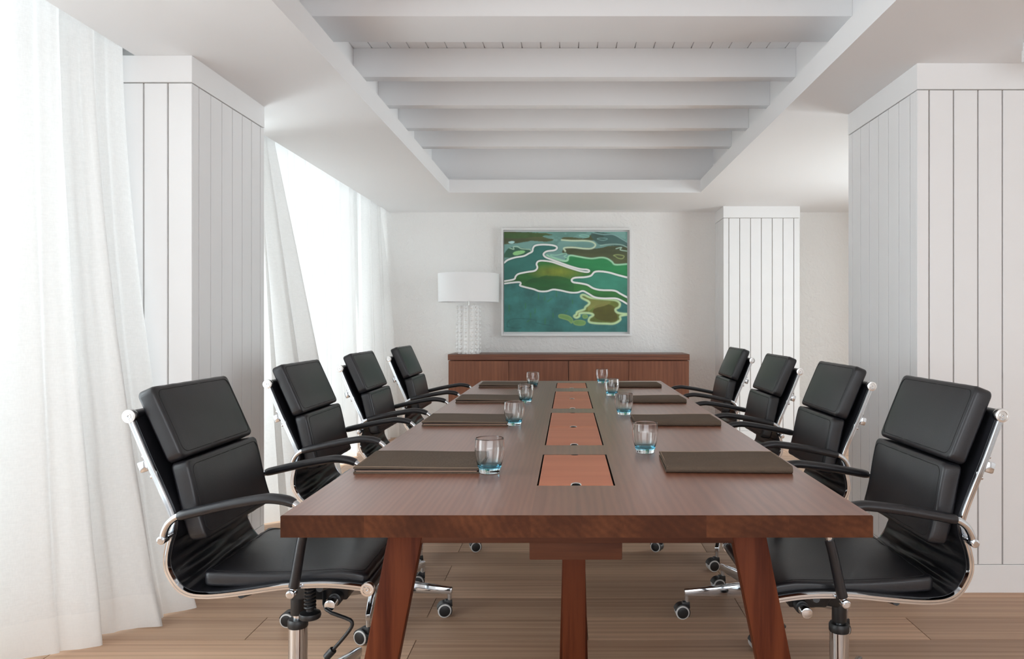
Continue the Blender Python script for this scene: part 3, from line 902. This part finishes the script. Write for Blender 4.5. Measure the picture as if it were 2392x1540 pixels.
# ------------------------------------------------------------------ tumblers
bm = bmesh.new()
H = .0915
out = [(.0245, 0), (.0268, .0012), (.0282, .007), (.0310, .016), (.0350, .030), (.0380, .045), (.0393, .058), (.0392, .070), (.0382, .082), (.0374, H - .0006)]
inn = [(.0368, H), (.0360, H - .0006), (.0366, .082), (.0376, .070), (.0377, .058), (.0363, .045), (.0330, .030), (.0280, .0185), (.0210, .0150), (.0100, .0140), (.0, .0138)]
po = smoothpath([(r, 0, z) for r, z in out], 3); pi_ = smoothpath([(r, 0, z) for r, z in inn], 3)
prof = [(1e-7, 0)] + [(p.x, p.z) for p in po] + [(max(p.x, 1e-7), p.z) for p in pi_]
lathe(bm, prof, 48, capb=False, capt=False)
bmesh.ops.remove_doubles(bm, verts=bm.verts, dist=2e-6)
glass0 = finish('tumbler', bm, 'tumbler', None, angle=80)
TB = [(-.209, 1.958, 'beside the first folder from the camera on the curtain side'), (-.210, 2.858, 'beside the second folder on the curtain side'),
      (-.211, 3.655, 'beside the third folder on the curtain side'), (-.219, 4.555, 'beside the farthest folder on the curtain side'),
      (.234, 2.258, 'beside the first folder from the camera on the pillar side'), (.239, 3.186, 'beside the second folder on the pillar side'),
      (.2345, 4.01, 'beside the third folder on the pillar side'), (.2187, 4.84, 'beside the farthest folder on the pillar side')]
for i, (x, y, t) in enumerate(TB):
    o = glass0 if i == 0 else glass0.copy()
    if i: COL.objects.link(o)
    o.location = (x, y, TZ + .0004)
    tag(o, 'blue-tinted glass tumbler ' + t, 'glass', 'blue tumblers on the table')

# ------------------------------------------------------------------ sideboard
SX0, SX1, SY0, SY1, SZ = -1.131, 1.135, 6.93, 7.375, .847
sb = empty('sideboard', ((SX0 + SX1) / 2, (SY0 + SY1) / 2, 0)); SO = Vector(sb.location)
tag(sb, 'low walnut sideboard standing against the plaster back wall', 'sideboard')
def sbox(nm, b, mat, bev=.0015):
    bm = bmesh.new(); box(bm, b[0] - SO.x, b[1] - SO.x, b[2] - SO.y, b[3] - SO.y, b[4], b[5], bev, seg=1)
    return finish(nm, bm, mat, sb)
sbox('top', (SX0, SX1, SY0, SY1, SZ - .056, SZ), 'walnuttop')
sbox('body', (SX0 + .006, SX1 - .006, SY0 + .025, SY1, .06, SZ - .062), 'walnut')
sbox('plinth', (SX0 + .03, SX1 - .03, SY0 + .05, SY1 - .02, 0, .06), 'dark')
dx = [SX0 + .004, SX0 + .57, .0, SX1 - .57, SX1 - .004]
for i in range(4): sbox('door', (dx[i] + .0012 + (.003 if i == 2 else 0), dx[i + 1] - .0012 - (.003 if i == 1 else 0), SY0 + .003, SY0 + .0245, .065, SZ - .062), 'walnut')

# ------------------------------------------------------------------ table lamp
lp = empty('table_lamp', (-.956, 7.08, SZ)); tag(lp, 'white lamp with a drum shade and studded ceramic base on the sideboard', 'lamp')
bm = bmesh.new(); hb = .462; nc = 12; nr = 12
pr = []
t = bmesh.new()
for k in range(nc * 8):
    an = 2 * math.pi * k / (nc * 8) + R(8); ph = k % 8
    pr.append(((.097 if ph in (0,) else .1035 if ph in (1, 7) else .105) , an))
rings = [[t.verts.new((r * math.cos(a), r * math.sin(a), z)) for r, a in pr] for z in (0, hb)]
n_ = len(pr)
for k in range(n_): t.faces.new((rings[0][k], rings[0][(k + 1) % n_], rings[1][(k + 1) % n_], rings[1][k]))
t.faces.new(rings[0][::-1]); t.faces.new(rings[1]); put(bm, t)
for c in range(nc):
    an = 2 * math.pi * (c * 8 + 4) / (nc * 8) + R(8)
    for j in range(nr):
        s_ = bmesh.new(); bmesh.ops.create_uvsphere(s_, u_segments=12, v_segments=8, radius=.0165)
        put(bm, s_, 0, Matrix.Translation((.108 * math.cos(an), .108 * math.sin(an), .0195 + j * (hb - .039) / (nr - 1))))
finish('lamp_base', bm, 'ceramic', lp, angle=50)
bm = bmesh.new(); cyl(bm, (0, 0, hb), (0, 0, .60), .007, 0, 14)
lathe(bm, [(.02, .60), (.02, .64), (.012, .65)], 16)
finish('stem', bm, 'brass', lp)
bm = bmesh.new()
lathe(bm, [(.0315, .640), (.034, .66), (.034, .69), (.03, .71), (.015, .722), (.0, .724)], 20)
finish('bulb', bm, 'trimwhite', lp)
bm = bmesh.new(); z0, z1 = .495, .763; r0, r1 = .287, .291; th = .002
lathe(bm, [(r0 - th, z0), (r0 + .0005, z0 - .0008), (r0 + .001, z0 + .003), (r1, z1 - .003), (r1 + .0004, z1 + .0006), (r1 - th, z1), (r1 - th * 1.5, z1 - .004), (r0 - th * 1.5, z0 + .004), (r0 - th, z0)], 64, capb=False, capt=False)
sh = finish('lamp_shade', bm, 'shade', lp, angle=50)
bm = bmesh.new()
for k in range(3):
    an = 2 * math.pi * k / 3 + .4; tube(bm, [(.0, .0, .72), (r1 * .99 * math.cos(an), r1 * .99 * math.sin(an), z1 - .012)], .002, 0, 6)
finish('shade_ring', bm, 'brass', lp)

# ------------------------------------------------------------------ painting
PX0, PX1, PZ0, PZ1 = -.668, .6255, 1.012, 2.084
pt = empty('painting', ((PX0 + PX1) / 2, 7.399, PZ0)); PO = Vector(pt.location)
tag(pt, 'abstract green and teal landscape painting in a white frame on the back wall', 'painting')
bm = bmesh.new(); fw = .019
for b in ((PX0, PX0 + fw, 7.345, 7.398, PZ0, PZ1), (PX1 - fw, PX1, 7.345, 7.398, PZ0, PZ1), (PX0 + fw, PX1 - fw, 7.345, 7.398, PZ0, PZ0 + fw), (PX0 + fw, PX1 - fw, 7.345, 7.398, PZ1 - fw, PZ1)):
    box(bm, b[0] - PO.x, b[1] - PO.x, b[2] - PO.y, b[3] - PO.y, b[4] - PO.z, b[5] - PO.z, .001, seg=1)
box(bm, PX0 + fw - PO.x, PX1 - fw - PO.x, 7.388 - PO.y, 7.398 - PO.y, PZ0 + fw - PO.z, PZ1 - fw - PO.z)
finish('frame', bm, 'trimwhite', pt)
CX0, CX1, CZ0, CZ1 = -.641, .585, 1.052, 2.048
NX, NZ = 380, 310
gx, gz = np.meshgrid(np.linspace(0, 1, NX), np.linspace(0, 1, NZ))
U = 690 + gx * 1007; V = 1033 - gz * 815        # brush coordinates of the composition
rs = np.random.RandomState(3)
def vnoise(fx, fz, seed, octv=4):
    r_ = np.random.RandomState(seed); tot = np.zeros_like(U); amp = 1; s = 0
    for o_ in range(octv):
        nx_, nz_ = max(2, int(fx * 2 ** o_)) + 2, max(2, int(fz * 2 ** o_)) + 2
        g_ = r_.rand(nz_, nx_)
        a_, b_ = gx * (nx_ - 2), gz * (nz_ - 2); i_, j_ = a_.astype(int), b_.astype(int); fa, fb = a_ - i_, b_ - j_
        fa, fb = fa * fa * (3 - 2 * fa), fb * fb * (3 - 2 * fb)
        tot += amp * ((g_[j_, i_] * (1 - fa) + g_[j_, i_ + 1] * fa) * (1 - fb) + (g_[j_ + 1, i_] * (1 - fa) + g_[j_ + 1, i_ + 1] * fa) * fb)
        s += amp; amp *= .55
    return tot / s
wob1, wob2 = (vnoise(9, 9, 11) - .5) * 26, (vnoise(9, 9, 12) - .5) * 26
def curve2(pts, closed=False, n=5): return np.array([(p.x, p.y) for p in smoothpath([(a, b, 0) for a, b in pts], n, closed)])
def dist(c, closed=False):
    d = np.full(U.shape, 1e9); m = len(c)
    for i in range(m if closed else m - 1):
        a, b = c[i], c[(i + 1) % m]; ab = b - a; L2 = max(1e-6, ab @ ab)
        t_ = np.clip(((U - a[0]) * ab[0] + (V - a[1]) * ab[1]) / L2, 0, 1)
        d = np.minimum(d, np.hypot(U - a[0] - t_ * ab[0], V - a[1] - t_ * ab[1]))
    return d
def inside(c, du=0, dv=0):
    r_ = np.zeros(U.shape, bool); m = len(c); uu, vv = U + du, V + dv
    for i in range(m):
        (x1, y1), (x2, y2) = c[i], c[(i + 1) % m]
        if y1 == y2: continue
        cr = (y1 > vv) != (y2 > vv)
        r_ ^= cr & (uu < (x2 - x1) * (vv - y1) / (y2 - y1) + x1)
    return r_
img = np.zeros(U.shape + (3,)); PB = np.array([1.12, 1.24, 1.16])
def lc(r_, g_, b_): return np.array(lin((r_, g_, b_)))
def blend(mask, col, tex=None, var=.25):
    global img
    m_ = np.clip(mask, 0, 1) * 1.0
    if np.asarray(mask).dtype == bool or mask.max() <= .95:
        for _ in range(2):
            p_ = np.pad(m_, 1, mode='edge'); m_ = (p_[:-2, 1:-1] + p_[2:, 1:-1] + p_[1:-1, :-2] + p_[1:-1, 2:] + 2 * m_) / 6
    m_ = m_[..., None]
    c_ = np.ones(U.shape + (3,)) * col
    if tex is not None: c_ = c_ * (1 + (tex[..., None] - .5) * 2 * var)
    img = img * (1 - m_) + c_ * m_
n1, n2, n3 = vnoise(5, 8, 1, 5), vnoise(14, 10, 2, 4), vnoise(3, 12, 5, 5)
A = curve2([(660, 485), (690, 470), (720, 447), (780, 427), (850, 415), (890, 395), (920, 378), (926, 352), (945, 330), (1000, 322), (1070, 325), (1112, 335), (1122, 352), (1100, 368),
            (1045, 375), (1020, 388), (1012, 405), (1030, 425), (1080, 445), (1150, 470), (1230, 498), (1310, 520), (1370, 526), (1387, 537), (1370, 546), (1310, 537), (1230, 513), (1150, 486),
            (1080, 463), (1010, 453), (970, 458), (955, 480), (962, 510), (940, 535), (880, 545), (810, 560), (785, 580), (775, 602), (740, 612), (690, 620), (660, 624)])
Bc = curve2([(660, 644), (690, 640), (760, 631), (815, 628), (826, 640), (820, 655), (860, 668), (930, 685), (980, 702), (1040, 702), (1090, 688), (1150, 695), (1230, 712), (1290, 712), (1335, 700),
             (1380, 722), (1430, 750), (1500, 760), (1600, 760), (1650, 778), (1697, 805), (1730, 820)])
Cc = curve2([(1730, 600), (1697, 590), (1620, 570), (1550, 550), (1480, 540), (1430, 545), (1400, 575), (1350, 587), (1270, 592), (1243, 608), (1255, 628), (1310, 637), (1370, 650), (1420, 678),
             (1480, 692), (1590, 697), (1640, 722), (1697, 752), (1730, 765)])
D = curve2([(1730, 478), (1697, 480), (1600, 485), (1570, 460), (1530, 435), (1480, 427), (1400, 435), (1300, 420), (1240, 410), (1215, 420), (1210, 450), (1170, 456), (1080, 430), (1040, 408)])
E = curve2([(1160, 284), (1250, 290), (1350, 290), (1410, 300), (1437, 325), (1410, 352), (1350, 355), (1250, 345), (1180, 350), (1190, 375)])
Fo = curve2([(1730, 887), (1697, 887), (1660, 885), (1615, 875), (1600, 850), (1630, 830), (1635, 800), (1600, 775), (1500, 766), (1400, 755), (1345, 732), (1320, 737), (1327, 757), (1380, 785), (1385, 805),
             (1355, 830), (1345, 850), (1290, 870), (1280, 890), (1262, 905), (1280, 918), (1305, 905), (1310, 882), (1380, 880), (1420, 895), (1388, 920), (1385, 950), (1430, 962), (1520, 966), (1590, 965), (1640, 935), (1640, 905), (1697, 893), (1730, 893)])
wl = np.vstack
# grounds
blend(np.ones(U.shape), lc(56, 114, 114), n1 * .5 + n2 * .5, .75)                                             # bottom teal blue
blend((V < 480) * 1.0, lc(112, 148, 146), n3, .3)                                              # misty top
blend(np.clip((430 - V) / 60, 0, 1) * (n1 > .52) * .5, lc(88, 128, 120), n2, .3)
brown = lc(74, 70, 28)
for poly in ([(660, 262), (720, 215), (950, 225), (1085, 240), (1010, 258), (1090, 282), (1050, 298), (900, 300), (780, 312), (660, 318)], [(1160, 270), (1250, 262), (1350, 268), (1420, 230), (1500, 250), (1450, 285), (1300, 290), (1180, 292)],
             [(1190, 350), (1280, 345), (1420, 355), (1560, 335), (1720, 340), (1720, 480), (1600, 484), (1540, 440), (1400, 434), (1240, 410), (1170, 395)]):
    blend(inside(curve2(poly, True), wob1, wob2) * .9, brown, n3, .6)
blend(inside(curve2([(690, 225), (900, 225), (1060, 245), (960, 262), (760, 270), (690, 262)], True), wob1, wob2) * .6, lc(52, 92, 44), n2, .5)
blend(inside(curve2([(1400, 225), (1540, 235), (1650, 270), (1720, 320), (1720, 345), (1560, 330), (1440, 300)], True), wob1, wob2) * .85, lc(64, 92, 92), n1, .4)
# fields
topL = np.vstack([A[:A.shape[0]], [(660, 624)]])
blend(inside(np.vstack([A, [(600, 624), (600, 485)]])), lc(50, 108, 104), n1, .3)
blend(inside(curve2([(690, 400), (730, 350), (800, 345), (900, 360), (900, 385), (850, 412), (700, 428)], True)) * .9, lc(40, 84, 62), n2, .4)
grn = [(1215, 415), (1300, 420), (1400, 435), (1480, 428), (1535, 437), (1600, 484), (1730, 480), (1730, 598), (1620, 570), (1480, 540), (1430, 545), (1390, 538), (1300, 515), (1150, 466), (1180, 456)]
blend(inside(curve2(grn, True, 3)), lc(38, 122, 74), n3, .45)
low = np.vstack([A[::-1][:int(len(A) * .46)], [(1390, 540), (1430, 545)], Cc[30:], [(1730, 820)], Bc[::-1], [(600, 640), (600, 624)]])
blend(inside(low), lc(48, 108, 52), n3, .5)
blend(inside(low) * np.clip(1 - np.hypot((U - 1120) / 260, (V - 545) / 75), 0, 1) * 1.3, lc(118, 128, 46), n2, .5)
blend(inside(low) * inside(curve2([(860, 640), (960, 590), (1100, 570), (1200, 590), (1260, 640), (1240, 705), (1100, 690), (960, 690)], True), wob1, wob2) * .8, lc(34, 92, 46), n3, .5)
blend(inside(np.vstack([Cc, [(1800, 765), (1800, 600)]])), lc(56, 128, 110), n1, .3)
blend(inside(np.vstack([Fo, [(1800, 893), (1800, 887)]])), lc(104, 112, 50), n2, .5)
blend(inside(curve2([(1430, 830), (1520, 805), (1600, 840), (1610, 900), (1600, 940), (1480, 945), (1420, 900)], True), wob1, wob2) * .8, lc(84, 74, 24), n3, .6)
blend(inside(curve2([(1380, 780), (1500, 780), (1560, 800), (1420, 850), (1370, 860)], True), wob1, wob2) * .6, lc(150, 142, 84), n3, .4)
# drips and reeds in the lower water
for k in range(16):
    u0, v0, ln = rs.uniform(710, 1400), rs.uniform(690, 960), rs.uniform(20, 70)
    if rs.rand() < .6: c_ = np.array([(u0, v0), (u0 + rs.uniform(-3, 3), v0 + ln)])
    else: c_ = np.array([(u0, v0), (u0 + ln * .6, v0 - ln * .5)])
    blend(np.clip(1.5 - dist(c_) / 2.6, 0, 1) * .8, lc(52, 118, 48))
dk = curve2([(715, 990), (720, 950), (780, 925), (940, 935), (960, 960), (1090, 985)]); blend(np.clip(1.5 - dist(dk) / 4, 0, 1) * .5, lc(34, 78, 84))
dk = curve2([(715, 990), (780, 1003), (830, 1000)]); blend(np.clip(1.5 - dist(dk) / 4, 0, 1) * .5, lc(34, 78, 84))
# pale islets
for pts_ in ([(1140, 895), (1180, 893), (1230, 910), (1252, 940), (1240, 962), (1215, 940), (1170, 925), (1140, 915)], [(1262, 945), (1310, 938), (1352, 950), (1345, 975), (1300, 980), (1262, 968)], [(1332, 900), (1352, 893), (1372, 903), (1365, 920), (1340, 920)]):
    c_ = curve2(pts_, True); blend(inside(c_), lc(116, 152, 92), n2, .3); blend(np.clip(1.6 - dist(c_, True) / 3, 0, 1) * .8, lc(150, 172, 104))
for pts_, col in (([(762, 400), (775, 380), (830, 370), (860, 375), (850, 392), (790, 410)], (146, 196, 136)), ([(725, 300), (760, 293), (776, 300), (765, 312), (735, 312)], (176, 204, 208))):
    blend(inside(curve2(pts_, True)), lc(*col), n2, .1)
# thin drawn outlines
for pts_, cl, col, wd in (([(1305, 248), (1340, 242), (1383, 250), (1375, 262), (1320, 256)], True, (150, 200, 190), 2.4), ([(1450, 275), (1490, 268), (1535, 275), (1500, 288)], True, (140, 176, 176), 2), ([(1415, 225), (1500, 240), (1580, 240), (1650, 275), (1700, 305)], False, (150, 184, 188), 3),
                          ([(1475, 330), (1540, 320), (1640, 322), (1700, 345)], False, (170, 196, 190), 3), ([(1605, 355), (1650, 345), (1640, 365), (1697, 375)], False, (190, 214, 200), 3.2), ([(1585, 410), (1620, 404), (1670, 415), (1655, 437), (1620, 432), (1600, 418)], True, (170, 180, 120), 2.6),
                          ([(735, 350), (770, 360), (765, 340), (800, 338), (830, 355), (900, 362), (908, 375)], False, (190, 214, 196), 3), ([(1070, 405), (1120, 408), (1190, 392), (1200, 405), (1180, 418), (1205, 432), (1190, 450), (1130, 435), (1085, 420)], True, (160, 205, 185), 3)):
    blend(np.clip(1.5 - dist(curve2(pts_, cl), cl) / wd, 0, 1) * .9, lc(*col))
for c_, col, wd in ((D, (168, 212, 182), 5.0), (E, (206, 214, 192), 5.0), (Fo, (196, 214, 170), 7.0)):
    blend(np.clip(1.7 - dist(c_) / wd, 0, 1) * .95, lc(*col), n2, .12)
for c_, wd in ((A, 7.0), (Bc, 7.0), (Cc, 7.5)):
    dd = dist(c_); blend(np.clip(1 - np.abs(dd - 11) / 6, 0, 1) * .35, lc(28, 70, 60)); blend(np.clip((wd + 1 - dd) / 2.4, 0, 1), lc(240, 240, 232), n2, .05)
bm = bmesh.new()
me = bpy.data.meshes.new('canvas'); bm.free()
vx = (CX0 + gx * (CX1 - CX0) - PO.x).ravel(); vz = (CZ0 + gz * (CZ1 - CZ0) - PO.z).ravel()
co = np.stack([vx, np.full(vx.shape, 7.362 - PO.y), vz], 1)
idx = np.arange(NX * NZ).reshape(NZ, NX)
quads = np.stack([idx[:-1, :-1], idx[:-1, 1:], idx[1:, 1:], idx[1:, :-1]], -1).reshape(-1, 4)
rim = [idx[0, 0], idx[0, -1], idx[-1, -1], idx[-1, 0]]
co = np.vstack([co, [(co[i][0], 7.387 - PO.y, co[i][2]) for i in rim]]); b0 = NX * NZ
edges = [list(idx[0, :]), list(idx[:, -1]), list(idx[-1, ::-1]), list(idx[::-1, 0])]
faces = [tuple(map(int, q_)) for q_ in quads] + [tuple(int(v) for v in e_[::-1]) + (b0 + k_, b0 + (k_ + 1) % 4) for k_, e_ in enumerate(edges)]
me.from_pydata([tuple(map(float, c_)) for c_ in co], [], faces)
at = me.color_attributes.new('paint', 'FLOAT_COLOR', 'POINT')
cols = np.ones((len(co), 4)); cols[:b0, :3] = np.clip(img.reshape(-1, 3) * PB, 0, .9); cols[b0:, :3] = .5
at.data.foreach_set('color', cols.ravel())
m_, nt, b, out_ = newmat('oil_paint')
an = N(nt, 'ShaderNodeAttribute', attribute_name='paint'); nt.links.new(an.outputs['Color'], b.inputs['Base Color'])
b.inputs['Roughness'].default_value = .5
me.materials.append(m_)
co_ = bpy.data.objects.new('canvas', me); COL.objects.link(co_); co_.parent = pt

# ------------------------------------------------------------------ ceiling fixture at the right
fx = empty('ceiling_spotlight', (1.86, 2.86, ZC)); tag(fx, 'small white fixture on the lowered ceiling above the right boarded pillar', 'light fixture')
bm = bmesh.new(); box(bm, -.075, .075, -.05, .05, -.035, 0, .003)
finish('housing', bm, 'trimwhite', fx)
bm = bmesh.new(); box(bm, -.085, .085, -.04, .04, -.082, -.035, .004)
finish('lens_cover', bm, 'trimwhite', fx)
